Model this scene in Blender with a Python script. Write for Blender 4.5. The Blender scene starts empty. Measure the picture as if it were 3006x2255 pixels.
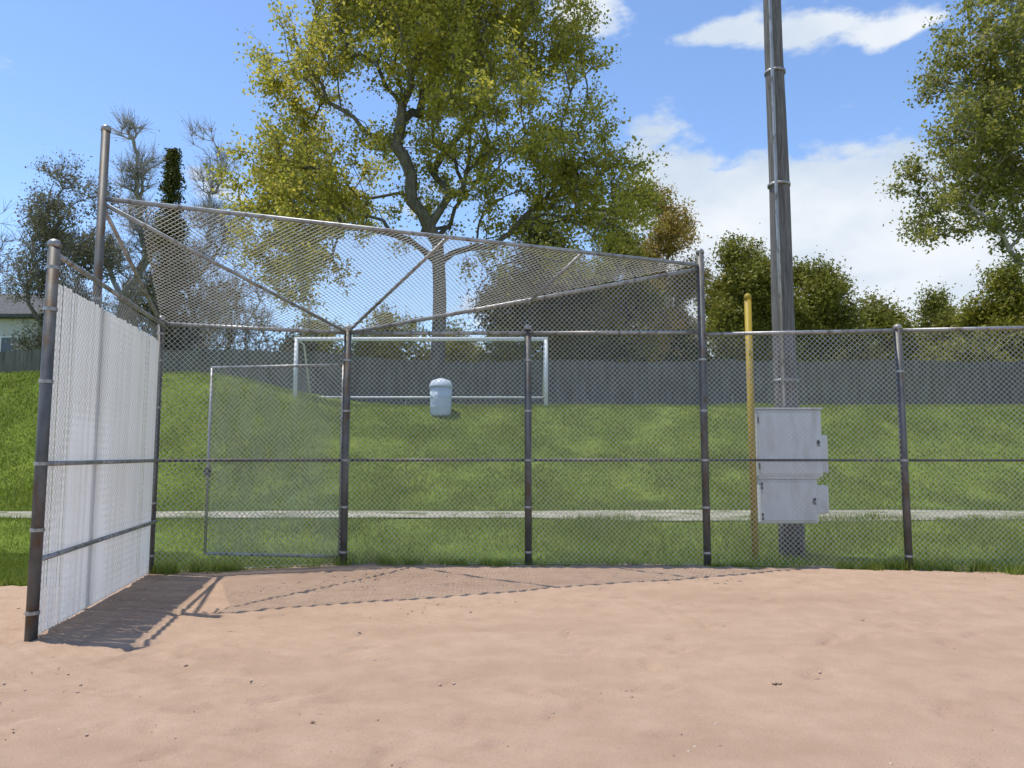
import bpy, math, random
import numpy as np
from mathutils import Vector

S = bpy.context.scene
COL = S.collection
rnd = random.Random(7)

# ---------------------------------------------------------------- camera, sky, sun, exposure
cam_data = bpy.data.cameras.new('camera')
cam = bpy.data.objects.new('camera', cam_data)
COL.objects.link(cam)
S.camera = cam
cam.location = (0, 0, 1.5)
cam.rotation_euler = (math.radians(90 + 5.44), 0, 0)
cam_data.sensor_width = 36
cam_data.lens = 745 / 1024 * 36
cam_data.clip_start = 0.05
cam_data.clip_end = 3000

SUN_TO = Vector((-0.78, 0.20, 2.55)).normalized()          # towards the sun
SUN_EL = math.asin(SUN_TO.z)
SUN_AZ = math.atan2(SUN_TO.x, SUN_TO.y)                    # clockwise from +Y

world = bpy.data.worlds.new("World")
S.world = world
world.use_nodes = True
WN, WL = world.node_tree.nodes, world.node_tree.links
bg = WN['Background']
bg.inputs[1].default_value = 0.15
sky = WN.new('ShaderNodeTexSky')
sky.sky_type = 'NISHITA'
sky.sun_disc = False
sky.sun_elevation = SUN_EL
sky.sun_rotation = SUN_AZ
sky.altitude = 1500
sky.air_density = 1.0
sky.dust_density = 0.25
sky.ozone_density = 1.6
hsv = WN.new('ShaderNodeHueSaturation')
hsv.inputs['Saturation'].default_value = 1.05
hsv.inputs['Value'].default_value = 1.17
hsv.inputs['Hue'].default_value = 0.502
WL.new(sky.outputs[0], hsv.inputs['Color'])
tc = WN.new('ShaderNodeTexCoord')
sep = WN.new('ShaderNodeSeparateXYZ')
WL.new(tc.outputs['Generated'], sep.inputs[0])


def wm(op, a, b=None, c=None):
    n = WN.new('ShaderNodeMath')
    n.operation = op
    for k, v in enumerate((a, b, c)):
        if v is None:
            continue
        if isinstance(v, (int, float)):
            n.inputs[k].default_value = v
        else:
            WL.new(v, n.inputs[k])
    return n.outputs[0]


az = wm('ARCTAN2', sep.outputs[0], sep.outputs[1])
el = wm('ARCSINE', sep.outputs[2])


def cloud_blob(a0, e0, sa, se, amp):
    da = wm('DIVIDE', wm('SUBTRACT', az, math.radians(a0)), math.radians(sa))
    de = wm('DIVIDE', wm('SUBTRACT', el, math.radians(e0)), math.radians(se))
    d2 = wm('ADD', wm('MULTIPLY', da, da), wm('MULTIPLY', de, de))
    return wm('MULTIPLY', wm('EXPONENT', wm('MULTIPLY', d2, -1.0)), amp)


cov = None
for b in ((24, 16.5, 13, 5.2, 0.82), (13, 20.5, 4, 3.6, 0.42), (60, 17, 28, 6, 0.75), (15.5, 29.6, 3.2, 1.0, .6), (22, 28.7, 4.5, 1.05, .62), (28.5, 27.6, 3.6, 1.0, .6),
          (7, 32.5, 3.6, 2.0, 0.62), (18, 9, 26, 4.5, 0.62), (110, 25, 30, 9, 0.6), (-150, 22, 40, 8, 0.6),
          (40, 52, 20, 5, 0.5), (-70, 60, 25, 6, .4)):
    o = cloud_blob(*b)
    cov = o if cov is None else wm('ADD', cov, o)
wmap = WN.new('ShaderNodeMapping')
wmap.inputs['Scale'].default_value = (1, 1, 1.9)
WL.new(tc.outputs['Generated'], wmap.inputs[0])
wn1 = WN.new('ShaderNodeTexNoise')
wn1.inputs['Scale'].default_value = 7.0
wn1.inputs['Detail'].default_value = 7
wn1.inputs['Roughness'].default_value = 0.58
WL.new(wmap.outputs[0], wn1.inputs['Vector'])
wn2 = WN.new('ShaderNodeTexNoise')
wn2.inputs['Scale'].default_value = 4.0
wn2.inputs['Detail'].default_value = 5
WL.new(wmap.outputs[0], wn2.inputs['Vector'])
dens = wm('ADD', cov, wm('MULTIPLY', wm('SUBTRACT', wn1.outputs[0], 0.5), 2.1))
mr = WN.new('ShaderNodeMapRange')
mr.interpolation_type = 'SMOOTHSTEP'
mr.inputs['From Min'].default_value = 0.26
mr.inputs['From Max'].default_value = 0.56
WL.new(dens, mr.inputs['Value'])
cr = WN.new('ShaderNodeValToRGB')
cr.color_ramp.elements[0].position = 0.36
cr.color_ramp.elements[0].color = (2.9, 3.4, 4.05, 1)
cr.color_ramp.elements[1].position = 0.60
cr.color_ramp.elements[1].color = (4.3, 4.5, 4.7, 1)
WL.new(wn2.outputs[0], cr.inputs[0])
mix = WN.new('ShaderNodeMix')
mix.data_type = 'RGBA'
WL.new(wm('MULTIPLY', mr.outputs[0], 0.97), mix.inputs['Factor'])
WL.new(hsv.outputs[0], mix.inputs['A'])
WL.new(cr.outputs[0], mix.inputs['B'])
WL.new(mix.outputs['Result'], bg.inputs[0])

sun_data = bpy.data.lights.new('sun', 'SUN')
sun_data.energy = 3.3
sun_data.angle = math.radians(0.53)
sun_data.color = (1.0, 0.935, 0.82)
sun = bpy.data.objects.new('sun', sun_data)
COL.objects.link(sun)
sun.rotation_euler = (-SUN_TO).to_track_quat('-Z', 'Y').to_euler()

S.view_settings.view_transform = 'Standard'
S.view_settings.look = 'None'
S.view_settings.exposure = 0.50
S.view_settings.gamma = 1.0
S.view_settings.use_curve_mapping = False
S.render.engine = 'CYCLES'
S.cycles.max_bounces = 6
S.cycles.transparent_max_bounces = 8


# ---------------------------------------------------------------- helpers
def link(name, me, parent=None, mat=None):
    o = bpy.data.objects.new(name, me)
    COL.objects.link(o)
    if parent is not None:
        o.parent = parent
    if mat is not None and me is not None and not me.materials:
        me.materials.append(mat)
    return o


def tag(o, label, cat, group=None):
    o['label'] = label
    o['category'] = cat
    if group:
        o['group'] = group
    return o


def thing(name, label, cat, loc=(0, 0, 0), rz=0.0, group=None):
    o = bpy.data.objects.new(name, None)
    COL.objects.link(o)
    o.empty_display_size = 0.2
    o.location = loc
    o.rotation_euler = (0, 0, rz)
    return tag(o, label, cat, group)


def np_mesh(name, V, F, smooth=False):
    """V (n,3), F (m,k) with one face size."""
    V = np.asarray(V, np.float32)
    F = np.asarray(F, np.int32)
    m, k = F.shape
    me = bpy.data.meshes.new(name)
    me.vertices.add(len(V))
    me.vertices.foreach_set('co', V.ravel())
    me.loops.add(m * k)
    me.loops.foreach_set('vertex_index', F.ravel())
    me.polygons.add(m)
    me.polygons.foreach_set('loop_start', np.arange(0, m * k, k, dtype=np.int32))
    me.polygons.foreach_set('loop_total', np.full(m, k, np.int32))
    if smooth:
        me.polygons.foreach_set('use_smooth', np.ones(m, bool))
    me.update(calc_edges=True)
    me.validate()
    return me


class MB:
    def __init__(self):
        self.v, self.f = [], []

    def box(self, a, b, bev=0.0):
        (x0, y0, z0), (x1, y1, z1) = a, b
        n = len(self.v)
        if bev <= 0:
            self.v += [(x, y, z) for x in (x0, x1) for y in (y0, y1) for z in (z0, z1)]
            self.f += [tuple(n + i for i in q) for q in
                       ((0, 1, 3, 2), (4, 6, 7, 5), (0, 4, 5, 1), (2, 3, 7, 6), (0, 2, 6, 4), (1, 5, 7, 3))]
        else:
            # box with chamfered vertical and front edges, via stacked rounded outlines along y
            def ring(y, ins):
                c = bev
                X0, X1, Z0, Z1 = x0 + ins, x1 - ins, z0 + ins, z1 - ins
                return [(X0 + c, y, Z0), (X1 - c, y, Z0), (X1, y, Z0 + c), (X1, y, Z1 - c),
                        (X1 - c, y, Z1), (X0 + c, y, Z1), (X0, y, Z1 - c), (X0, y, Z0 + c)]
            rings = [ring(y0, bev), ring(y0 + bev, 0), ring(y1 - bev, 0), ring(y1, bev)]
            for r in rings:
                self.v += r
            for k in range(3):
                for i in range(8):
                    j = (i + 1) % 8
                    self.f.append((n + k * 8 + i, n + k * 8 + j, n + k * 8 + 8 + j, n + k * 8 + 8 + i))
            self.f.append(tuple(n + i for i in range(7, -1, -1)))
            self.f.append(tuple(n + 24 + i for i in range(8)))
        return self

    def tube(self, pts, radii, sides=10, caps=True):
        pts = [Vector(p) for p in pts]
        if isinstance(radii, (int, float)):
            radii = [radii] * len(pts)
        n0 = len(self.v)
        d0 = (pts[1] - pts[0]).normalized()
        ref = Vector((0, 0, 1)) if abs(d0.z) < 0.9 else Vector((1, 0, 0))
        a = d0.cross(ref).normalized()
        for i, p in enumerate(pts):
            d = (pts[min(i + 1, len(pts) - 1)] - pts[max(i - 1, 0)]).normalized()
            a = (a - d * a.dot(d)).normalized()
            b = d.cross(a)
            for k in range(sides):
                t = 2 * math.pi * k / sides
                self.v.append(tuple(p + (a * math.cos(t) + b * math.sin(t)) * radii[i]))
        for i in range(len(pts) - 1):
            for k in range(sides):
                q = (k + 1) % sides
                self.f.append((n0 + i * sides + k, n0 + i * sides + q, n0 + (i + 1) * sides + q, n0 + (i + 1) * sides + k))
        if caps:
            self.f.append(tuple(n0 + k for k in range(sides - 1, -1, -1)))
            self.f.append(tuple(n0 + (len(pts) - 1) * sides + k for k in range(sides)))
        return self

    def mesh(self, name, smooth=False):
        me = bpy.data.meshes.new(name)
        me.from_pydata(self.v, [], self.f)
        me.update()
        if smooth:
            for p in me.polygons:
                p.use_smooth = len(p.vertices) == 4
        return me

    def build(self, name, mat, parent=None, smooth=False):
        return link(name, self.mesh(name, smooth), parent, mat)


def smooth(a, b, x):
    t = np.clip((np.asarray(x, float) - a) / (b - a), 0, 1)
    return t * t * (3 - 2 * t)


_nr = np.random.RandomState(3)
_lat = _nr.rand(256, 256)


def vnoise(x, y, s=1.0):
    x = np.asarray(x, float) * s + 57.3
    y = np.asarray(y, float) * s + 31.7
    xi, yi = np.floor(x).astype(int), np.floor(y).astype(int)
    fx, fy = x - xi, y - yi
    fx, fy = fx * fx * (3 - 2 * fx), fy * fy * (3 - 2 * fy)
    g = lambda i, j: _lat[i % 256, j % 256]
    return (g(xi, yi) * (1 - fx) + g(xi + 1, yi) * fx) * (1 - fy) + (g(xi, yi + 1) * (1 - fx) + g(xi + 1, yi + 1) * fx) * fy


def fbm(x, y, s, n=4):
    return sum((vnoise(x + 13 * k, y - 7 * k, s * 2 ** k) - 0.5) * 0.5 ** k for k in range(n))


# ---------------------------------------------------------------- materials
def new_mat(name, rough=0.8, metal=0.0, spec=0.3):
    m = bpy.data.materials.new(name)
    m.use_nodes = True
    p = m.node_tree.nodes['Principled BSDF']
    p.inputs['Roughness'].default_value = rough
    p.inputs['Metallic'].default_value = metal
    p.inputs['Specular IOR Level'].default_value = spec
    return m, m.node_tree.nodes, m.node_tree.links, p


def noise_mat(name, c1, c2, scale=8.0, rough=0.8, metal=0.0, bump=0.0, bscale=60.0, stretch=(1, 1, 1), lo=0.35, hi=0.65,
              c3=None, s3=40.0, spec=0.3, detail=5):
    m, N, L, p = new_mat(name, rough, metal, spec)
    t = N.new('ShaderNodeTexCoord')
    mp = N.new('ShaderNodeMapping')
    mp.inputs['Scale'].default_value = stretch
    L.new(t.outputs['Object'], mp.inputs[0])
    n = N.new('ShaderNodeTexNoise')
    n.inputs['Scale'].default_value = scale
    n.inputs['Detail'].default_value = detail
    n.inputs['Roughness'].default_value = 0.6
    L.new(mp.outputs[0], n.inputs['Vector'])
    r = N.new('ShaderNodeValToRGB')
    r.color_ramp.elements[0].position, r.color_ramp.elements[0].color = lo, (*c1, 1)
    r.color_ramp.elements[1].position, r.color_ramp.elements[1].color = hi, (*c2, 1)
    L.new(n.outputs[0], r.inputs[0])
    out = r.outputs[0]
    if c3 is not None:
        n3 = N.new('ShaderNodeTexNoise')
        n3.inputs['Scale'].default_value = s3
        n3.inputs['Detail'].default_value = 4
        L.new(mp.outputs[0], n3.inputs['Vector'])
        q = N.new('ShaderNodeMapRange')
        q.inputs['From Min'].default_value, q.inputs['From Max'].default_value = 0.52, 0.68
        L.new(n3.outputs[0], q.inputs['Value'])
        x = N.new('ShaderNodeMix')
        x.data_type = 'RGBA'
        x.inputs['B'].default_value = (*c3, 1)
        L.new(q.outputs[0], x.inputs['Factor'])
        L.new(out, x.inputs['A'])
        out = x.outputs['Result']
    L.new(out, p.inputs['Base Color'])
    if bump:
        nb = N.new('ShaderNodeTexNoise')
        nb.inputs['Scale'].default_value = bscale
        nb.inputs['Detail'].default_value = 5
        L.new(mp.outputs[0], nb.inputs['Vector'])
        b = N.new('ShaderNodeBump')
        b.inputs['Strength'].default_value = bump
        b.inputs['Distance'].default_value = 0.02
        L.new(nb.outputs[0], b.inputs['Height'])
        L.new(b.outputs[0], p.inputs['Normal'])
    return m


def leaf_mat(name, cols, trans=0.35, rough=0.55):
    m, N, L, p = new_mat(name, rough, 0, 0.25)
    g = N.new('ShaderNodeNewGeometry')
    r = N.new('ShaderNodeValToRGB')
    e = r.color_ramp.elements
    while len(e) < len(cols):
        e.new(0.5)
    for i, c in enumerate(cols):
        e[i].position = i / (len(cols) - 1)
        e[i].color = (*c, 1)
    L.new(g.outputs['Random Per Island'], r.inputs[0])
    L.new(r.outputs[0], p.inputs['Base Color'])
    tr = N.new('ShaderNodeBsdfTranslucent')
    L.new(r.outputs[0], tr.inputs['Color'])
    mx = N.new('ShaderNodeMixShader')
    mx.inputs[0].default_value = trans
    L.new(p.outputs[0], mx.inputs[1])
    L.new(tr.outputs[0], mx.inputs[2])
    L.new(mx.outputs[0], N['Material Output'].inputs[0])
    return m


M = {}
M['galv'] = noise_mat('galvanised_pipe', (.28, .28, .28), (.40, .40, .40), 6, 0.45, 0.55, 0.05, 90, (1, 1, .4), c3=(.17, .15, .13), s3=14)
M['dark_pipe'] = noise_mat('weathered_pipe', (.085, .085, .085), (.15, .15, .15), 7, 0.55, 0.35, 0.05, 90, (1, 1, .4), c3=(.11, .075, .05), s3=12)
M['wire'] = noise_mat('galvanised_wire', (.50, .49, .45), (.62, .61, .57), 3, 0.5, 0.1)
M['slat'] = None
M['cab'] = noise_mat('grey_enamel', (.60, .62, .65), (.68, .70, .73), 3, 0.42, 0.0, 0.03, 30, (1, 1, .35), c3=(.55, .55, .55), s3=5)
M['cab_dark'] = noise_mat('dark_fitting', (.07, .07, .075), (.12, .12, .12), 10, 0.5, 0.4)
M['wood_pole'] = noise_mat('old_creosote_wood', (.12, .112, .105), (.21, .20, .19), 5, 0.9, 0, 0.6, 22, (6, 6, .35), c3=(.09, .08, .075), s3=9)
M['yellow'] = noise_mat('yellow_paint', (.30, .215, .016), (.40, .28, .026), 5, 0.55, 0, 0.05, 40, (1, 1, .5), c3=(.30, .20, .05), s3=12)
M['white_paint'] = noise_mat('white_aluminium', (.66, .67, .68), (.76, .77, .78), 4, 0.4, 0.0)
M['bark'] = noise_mat('grey_brown_bark', (.055, .047, .038), (.15, .13, .108), 3, 0.95, 0, 0.8, 14, (2.5, 2.5, .6))
M['bark_mid'] = noise_mat('grey_bark', (.10, .09, .078), (.20, .185, .16), 3, 0.95, 0, 0.8, 14, (2.5, 2.5, .6))
M['bark_pale'] = noise_mat('pale_bark', (.27, .25, .22), (.42, .39, .35), 3, 0.95, 0, 0.3, 14, (2, 2, .6))
M['bark_grey'] = noise_mat('grey_twigs', (.15, .135, .115), (.26, .24, .21), 3, 0.95)
M['concrete'] = noise_mat('worn_gravel', (.25, .24, .18), (.36, .34, .27), 1.6, 0.95, 0, 0.6, 40, c3=(.15, .17, .07), s3=2.2)
M['footing'] = noise_mat('old_footing', (.26, .23, .19), (.36, .31, .26), 9, 0.95, 0, 0.5, 60)
M['board'] = noise_mat('weathered_board', (.10, .095, .08), (.18, .17, .145), 2.2, 0.9, 0, 0.3, 30, (2, 2, .3), c3=(.12, .11, .085), s3=4)
M['siding'] = noise_mat('pale_siding', (.50, .50, .49), (.57, .57, .56), 2, 0.8)
M['roof'] = noise_mat('grey_shingle', (.07, .07, .075), (.13, .13, .135), 6, 0.9, 0, 0.5, 20)
M['glass'] = noise_mat('dark_glass', (.03, .035, .04), (.05, .055, .06), 2, 0.08, 0, spec=0.6)
M['bin'] = noise_mat('pale_blue_plastic', (.46, .53, .61), (.54, .60, .67), 3, 0.5)

# privacy slats: pale translucent vinyl
m, N, L, p = new_mat('pale_vinyl_slat', 0.45, 0, 0.35)
t = N.new('ShaderNodeTexCoord')
mp = N.new('ShaderNodeMapping')
mp.inputs['Scale'].default_value = (9, 9, .7)
L.new(t.outputs['Object'], mp.inputs[0])
n = N.new('ShaderNodeTexNoise')
n.inputs['Scale'].default_value = 2.0
n.inputs['Detail'].default_value = 6
L.new(mp.outputs[0], n.inputs['Vector'])
oi = N.new('ShaderNodeObjectInfo')
r = N.new('ShaderNodeValToRGB')
r.color_ramp.elements[0].position, r.color_ramp.elements[0].color = .3, (.87, .855, .83, 1)
r.color_ramp.elements[1].position, r.color_ramp.elements[1].color = .7, (.93, .925, .91, 1)
ad = N.new('ShaderNodeMath')
ad.operation = 'MULTIPLY_ADD'
ad.inputs[1].default_value = 0.45
L.new(oi.outputs['Random'], ad.inputs[0])
sb = N.new('ShaderNodeMath')
sb.operation = 'SUBTRACT'
L.new(n.outputs[0], sb.inputs[0])
sb.inputs[1].default_value = 0.2
L.new(sb.outputs[0], ad.inputs[2])
L.new(ad.outputs[0], r.inputs[0])
L.new(r.outputs[0], p.inputs['Base Color'])
tr = N.new('ShaderNodeBsdfTranslucent')
L.new(r.outputs[0], tr.inputs['Color'])
mx = N.new('ShaderNodeMixShader')
mx.inputs[0].default_value = 0.6
L.new(p.outputs[0], mx.inputs[1])
L.new(tr.outputs[0], mx.inputs[2])
L.new(mx.outputs[0], N['Material Output'].inputs[0])
M['slat'] = m


def ground_mat(name, c_lo, c_hi, c_patch, c_spot, s_big, s_mid, s_fine, bump, bdist, rough=0.95, patch=(0.5, 0.66), spot=(0.62, 0.72)):
    m, N, L, p = new_mat(name, rough, 0, 0.15)
    t = N.new('ShaderNodeTexCoord')

    def nz(scale, detail, stretch=(1, 1, 1), ro=0.6):
        mp = N.new('ShaderNodeMapping')
        mp.inputs['Scale'].default_value = stretch
        L.new(t.outputs['Object'], mp.inputs[0])
        q = N.new('ShaderNodeTexNoise')
        q.inputs['Scale'].default_value = scale
        q.inputs['Detail'].default_value = detail
        q.inputs['Roughness'].default_value = ro
        L.new(mp.outputs[0], q.inputs['Vector'])
        return q.outputs[0]

    def rng(v, a, b, c=0.0, d=1.0):
        q = N.new('ShaderNodeMapRange')
        q.inputs['From Min'].default_value, q.inputs['From Max'].default_value = a, b
        q.inputs['To Min'].default_value, q.inputs['To Max'].default_value = c, d
        L.new(v, q.inputs['Value'])
        return q.outputs[0]

    def mixc(f, a, b):
        q = N.new('ShaderNodeMix')
        q.data_type = 'RGBA'
        L.new(f, q.inputs['Factor'])
        for s, v in (('A', a), ('B', b)):
            if isinstance(v, tuple):
                q.inputs[s].default_value = (*v, 1)
            else:
                L.new(v, q.inputs[s])
        return q.outputs['Result']
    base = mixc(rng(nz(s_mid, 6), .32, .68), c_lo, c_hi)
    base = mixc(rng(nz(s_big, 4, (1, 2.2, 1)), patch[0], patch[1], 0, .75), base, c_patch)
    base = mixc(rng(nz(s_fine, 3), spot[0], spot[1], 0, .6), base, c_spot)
    L.new(base, p.inputs['Base Color'])
    b = N.new('ShaderNodeBump')
    b.inputs['Strength'].default_value = bump
    b.inputs['Distance'].default_value = bdist
    L.new(nz(s_fine * 0.8, 8, ro=.7), b.inputs['Height'])
    L.new(b.outputs[0], p.inputs['Normal'])
    return m


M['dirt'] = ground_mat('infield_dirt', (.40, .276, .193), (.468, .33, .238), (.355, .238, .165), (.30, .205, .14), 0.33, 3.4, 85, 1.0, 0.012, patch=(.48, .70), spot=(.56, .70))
M['lawn'] = ground_mat('lawn_soil', (.115, .17, .020), (.18, .235, .032), (.075, .12, .014), (.25, .24, .08), 0.28, 1.3, 22, 0.8, 0.05)


# ---------------------------------------------------------------- terrain
def terrain(x, y):
    x, y = np.asarray(x, float), np.asarray(y, float)
    lft = 1 - smooth(-9.0, -4.6, x)
    crest = 2.87 + 0.98 * lft
    top = 3.55 + 0.45 * lft
    z = 0.37 * smooth(10.6, 13.6, y)
    t = np.clip((y - 15.6) / (21.6 - 15.6), 0, 1)
    z = z + (crest - 0.37) * (0.35 * t + 0.65 * t * t * (1.6 - 0.6 * t))
    z = z + (top - crest) * np.clip((y - 21.6) / 9.0, 0, 1)
    z = z + 0.05 * fbm(x, y, 0.35, 3) * smooth(11, 17, y) * (1 - smooth(60, 90, y))
    return z


xs = np.concatenate([np.linspace(-1500, -70, 14), np.linspace(-60, -16, 30), np.linspace(-15.5, 15.5, 120), np.linspace(16, 60, 30), np.linspace(70, 1500, 14)])
ys = np.concatenate([np.linspace(-600, 0, 8), np.linspace(4, 10, 7), np.linspace(10.3, 24, 110), np.linspace(24.5, 60, 60), np.linspace(65, 2500, 22)])
GX, GY = np.meshgrid(xs, ys)
GZ = terrain(GX, GY)
nx, ny = len(xs), len(ys)
idx = np.arange(nx * ny).reshape(ny, nx)
F = np.stack([idx[:-1, :-1], idx[:-1, 1:], idx[1:, 1:], idx[1:, :-1]], -1).reshape(-1, 4)
lawn = link('lawn', np_mesh('lawn', np.stack([GX, GY, GZ], -1).reshape(-1, 3), F, True), None, M['lawn'])
lawn['kind'] = 'structure'


def dirt_edge(x):
    x = np.asarray(x, float)
    e = 10.22 + 0.0 * x
    e = np.where(x > 2.6, 10.15 - (x - 2.6) * 0.145, e)
    e = np.where(x < -2.3, 10.2 + (x + 2.3) * 0.33, e)
    e = np.where(x < -4.6, 9.44 - np.clip(-4.6 - x, 0, .35) * 2.4, e)
    return e + 0.22 * fbm(x, x * 0, 1.7, 4) + 0.12 * fbm(x, x * 0 + 5, 8, 3) + 0.03


NXD, NYD = 420, 260
dx = np.concatenate([np.linspace(-60, -9, 20), np.linspace(-8.7, 8.7, NXD), np.linspace(9, 60, 20)])
tt = np.concatenate([np.linspace(0, .12, 8)[:-1], np.linspace(.12, 1, NYD)])
DX, TT = np.meshgrid(dx, tt)
Y0 = -6.0
DE = dirt_edge(DX)
y_near = 3.0
TT2 = np.where(TT < .12, Y0 + (y_near - Y0) * TT / .12, y_near + (DE - y_near) * (TT - .12) / .88)
DY = TT2
DZ = 0.020 * fbm(DX, DY, 0.7, 3) + 0.006 * fbm(DX, DY, 4.5, 4) + 0.007 * fbm(DX, DY, 13, 3)
rk = DX * 0.35 + DY * 0.94 + 0.5 * fbm(DX, DY, 0.5, 2)
DZ += 0.0075 * np.sin(rk * 2 * math.pi / 0.12) * smooth(.42, .75, vnoise(DX, DY, 0.4))
for k in range(330):                                       # footprints
    fx, fy, a = rnd.uniform(-6, 6.5), rnd.uniform(3.2, 9.8), rnd.uniform(0, math.pi)
    u = (DX - fx) * math.cos(a) + (DY - fy) * math.sin(a)
    w = -(DX - fx) * math.sin(a) + (DY - fy) * math.cos(a)
    q = (u / .14) ** 2 + (w / .055) ** 2
    DZ += -0.018 * np.exp(-q * q) + 0.008 * np.exp(-((np.sqrt(q) - 1.35) / .3) ** 2)
fade = smooth(0, .10, (DE - DY))
DZ = 0.012 + (DZ + 0.022) * fade
DZ = np.where(TT >= 1.0, -0.01, np.maximum(DZ, 0.006))
n1, n2 = DX.shape[1], DX.shape[0]
idx = np.arange(n1 * n2).reshape(n2, n1)
F = np.stack([idx[:-1, :-1], idx[:-1, 1:], idx[1:, 1:], idx[1:, :-1]], -1).reshape(-1, 4)
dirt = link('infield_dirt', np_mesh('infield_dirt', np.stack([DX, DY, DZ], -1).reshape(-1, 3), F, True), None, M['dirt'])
dirt['kind'] = 'structure'

# pebbles lying on the dirt
R = np.random.RandomState(5)
n = 5500
px, py = R.uniform(-7, 7.5, n), 3.2 + 6.7 * R.rand(n)
sz = 0.004 + 0.011 * R.rand(n) ** 4
oct_v = np.array([(1, 0, 0), (-1, 0, 0), (0, 1, 0), (0, -1, 0), (0, 0, .7), (0, 0, -.7)])
oct_f = np.array([(0, 2, 4), (2, 1, 4), (1, 3, 4), (3, 0, 4), (2, 0, 5), (1, 2, 5), (3, 1, 5), (0, 3, 5)])
V = oct_v[None] * sz[:, None, None] * R.uniform(.7, 1.3, (n, 6, 1)) + np.stack([px, py, np.full(n, .030)], -1)[:, None]
F = oct_f[None] + (np.arange(n) * 6)[:, None, None]
peb = link('pebbles', np_mesh('pebbles', V.reshape(-1, 3), F.reshape(-1, 3)), None,
           leaf_mat('pebble', [(.38, .28, .21), (.52, .39, .30), (.46, .38, .32)], 0.0, .9))
peb['kind'] = 'stuff'


# concrete path behind the fence: a sheet draped on the lawn with a wider apron at the right
def ribbon(name, pts, mat):
    """pts: (x, y_front, y_back)"""
    V, F = [], []
    m = 9
    P = []
    for (a, b) in zip(pts[:-1], pts[1:]):
        for k in range(10):
            t = k / 10
            P.append([a[i] * (1 - t) + b[i] * t for i in range(3)])
    P.append(list(pts[-1]))
    for (x, a, b) in P:
        w = 0.14 * float(fbm(x, 3.0, 1.9, 5))
        for k in range(m):
            y = a + w + (b - w * .8 - a - w) * k / (m - 1)
            V.append((x, y, float(terrain(x, y)) + 0.022))
    for i in range(len(P) - 1):
        for k in range(m - 1):
            F.append((i * m + k, (i + 1) * m + k, (i + 1) * m + k + 1, i * m + k + 1))
    me = bpy.data.meshes.new(name)
    me.from_pydata(V, [], F)
    o = link(name, me, None, mat)
    o['kind'] = 'structure'
    return o


ribbon('path', [(-40, 13.35, 15.0), (0.2, 13.35, 15.0), (2.2, 13.1, 15.0), (5.6, 13.0, 15.0), (8, 13.2, 15.0), (40, 13.3, 15.0)], M['concrete'])


# ---------------------------------------------------------------- grass blades (nobody could count them)
def blades(name, n, xr, yr, h, w, mat, seed, reject=None, clump=2.2):
    R = np.random.RandomState(seed)
    x = R.uniform(xr[0], xr[1], n)
    y = yr[0] + (yr[1] - yr[0]) * R.rand(n) ** 1.15
    keep = vnoise(x, y, clump) * .75 + R.rand(n) * .6 > 0.42
    if reject is not None:
        keep &= ~reject(x, y)
    x, y = x[keep], y[keep]
    n = len(x)
    z = terrain(x, y)
    a = R.uniform(0, 2 * math.pi, n)
    hh = h * R.uniform(.5, 1.5, n) * (.35 + 1.3 * vnoise(x, y, 1.3) * (.4 + 1.2 * vnoise(x, y, .45)))
    ww = w * R.uniform(.7, 1.3, n) * (1 + 1.1 * smooth(12, 20, y))
    lean = hh * R.uniform(.1, .8, n)
    la = R.uniform(0, 2 * math.pi, n)
    c, s = np.cos(a) * ww, np.sin(a) * ww
    V = np.stack([np.stack([x - c, y - s, z - .005], -1), np.stack([x + c, y + s, z - .005], -1),
                  np.stack([x + np.cos(la) * lean, y + np.sin(la) * lean, z + hh], -1)], 1)
    o = link(name, np_mesh(name, V.reshape(-1, 3), np.arange(n * 3).reshape(-1, 3)), None, mat)
    o['kind'] = 'stuff'
    return o


M['grass'] = leaf_mat('grass_blade', [(.10, .165, .014), (.17, .245, .024), (.25, .31, .042), (.38, .36, .12)], 0.35)


def on_path(x, y):
    return (y > 13.45 + .4 * (vnoise(x, y, 2.3) - .5)) & (y < 14.95 + .3 * (vnoise(x, y, 2.9) - .5)) & (vnoise(x, y, 3.1) < .8)


blades('grass', 520000, (-15.5, 16.5), (9.9, 23.5), .06, .006, M['grass'], 11,
       lambda x, y: on_path(x, y) | (y < dirt_edge(x) - .02))
blades('grass', 90000, (-9.5, -4.65), (8.3, 11.2), .075, .006, M['grass'], 12, lambda x, y: y < dirt_edge(x))
# ragged tufts along the foot of the fences
R = np.random.RandomState(21)


def tufts():
    xs_, ys_ = [], []
    for k in range(520):
        x0 = R.uniform(-4.5, 9.5)
        y0 = float(dirt_edge(x0)) + R.normal(.0, .10)
        m_ = R.randint(10, 46)
        xs_.append(x0 + R.normal(0, .05, m_))
        ys_.append(y0 + R.normal(0, .035, m_))
    return np.concatenate(xs_), np.concatenate(ys_)


tx, ty = tufts()
n = len(tx)
hh = R.uniform(.04, .20, n) * (.3 + 1.2 * vnoise(tx, ty, 1.1))
a, la = R.uniform(0, 6.28, n), R.uniform(0, 6.28, n)
ww = .005
ln = hh * R.uniform(.1, .7, n)
V = np.stack([np.stack([tx - np.cos(a) * ww, ty - np.sin(a) * ww, 0 * tx], -1), np.stack([tx + np.cos(a) * ww, ty + np.sin(a) * ww, 0 * tx], -1),
              np.stack([tx + np.cos(la) * ln, ty + np.sin(la) * ln, hh], -1)], 1)
tg = link('grass_tufts', np_mesh('grass_tufts', V.reshape(-1, 3), np.arange(n * 3).reshape(-1, 3)), None, M['grass'])
tg['kind'] = 'stuff'


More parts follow.
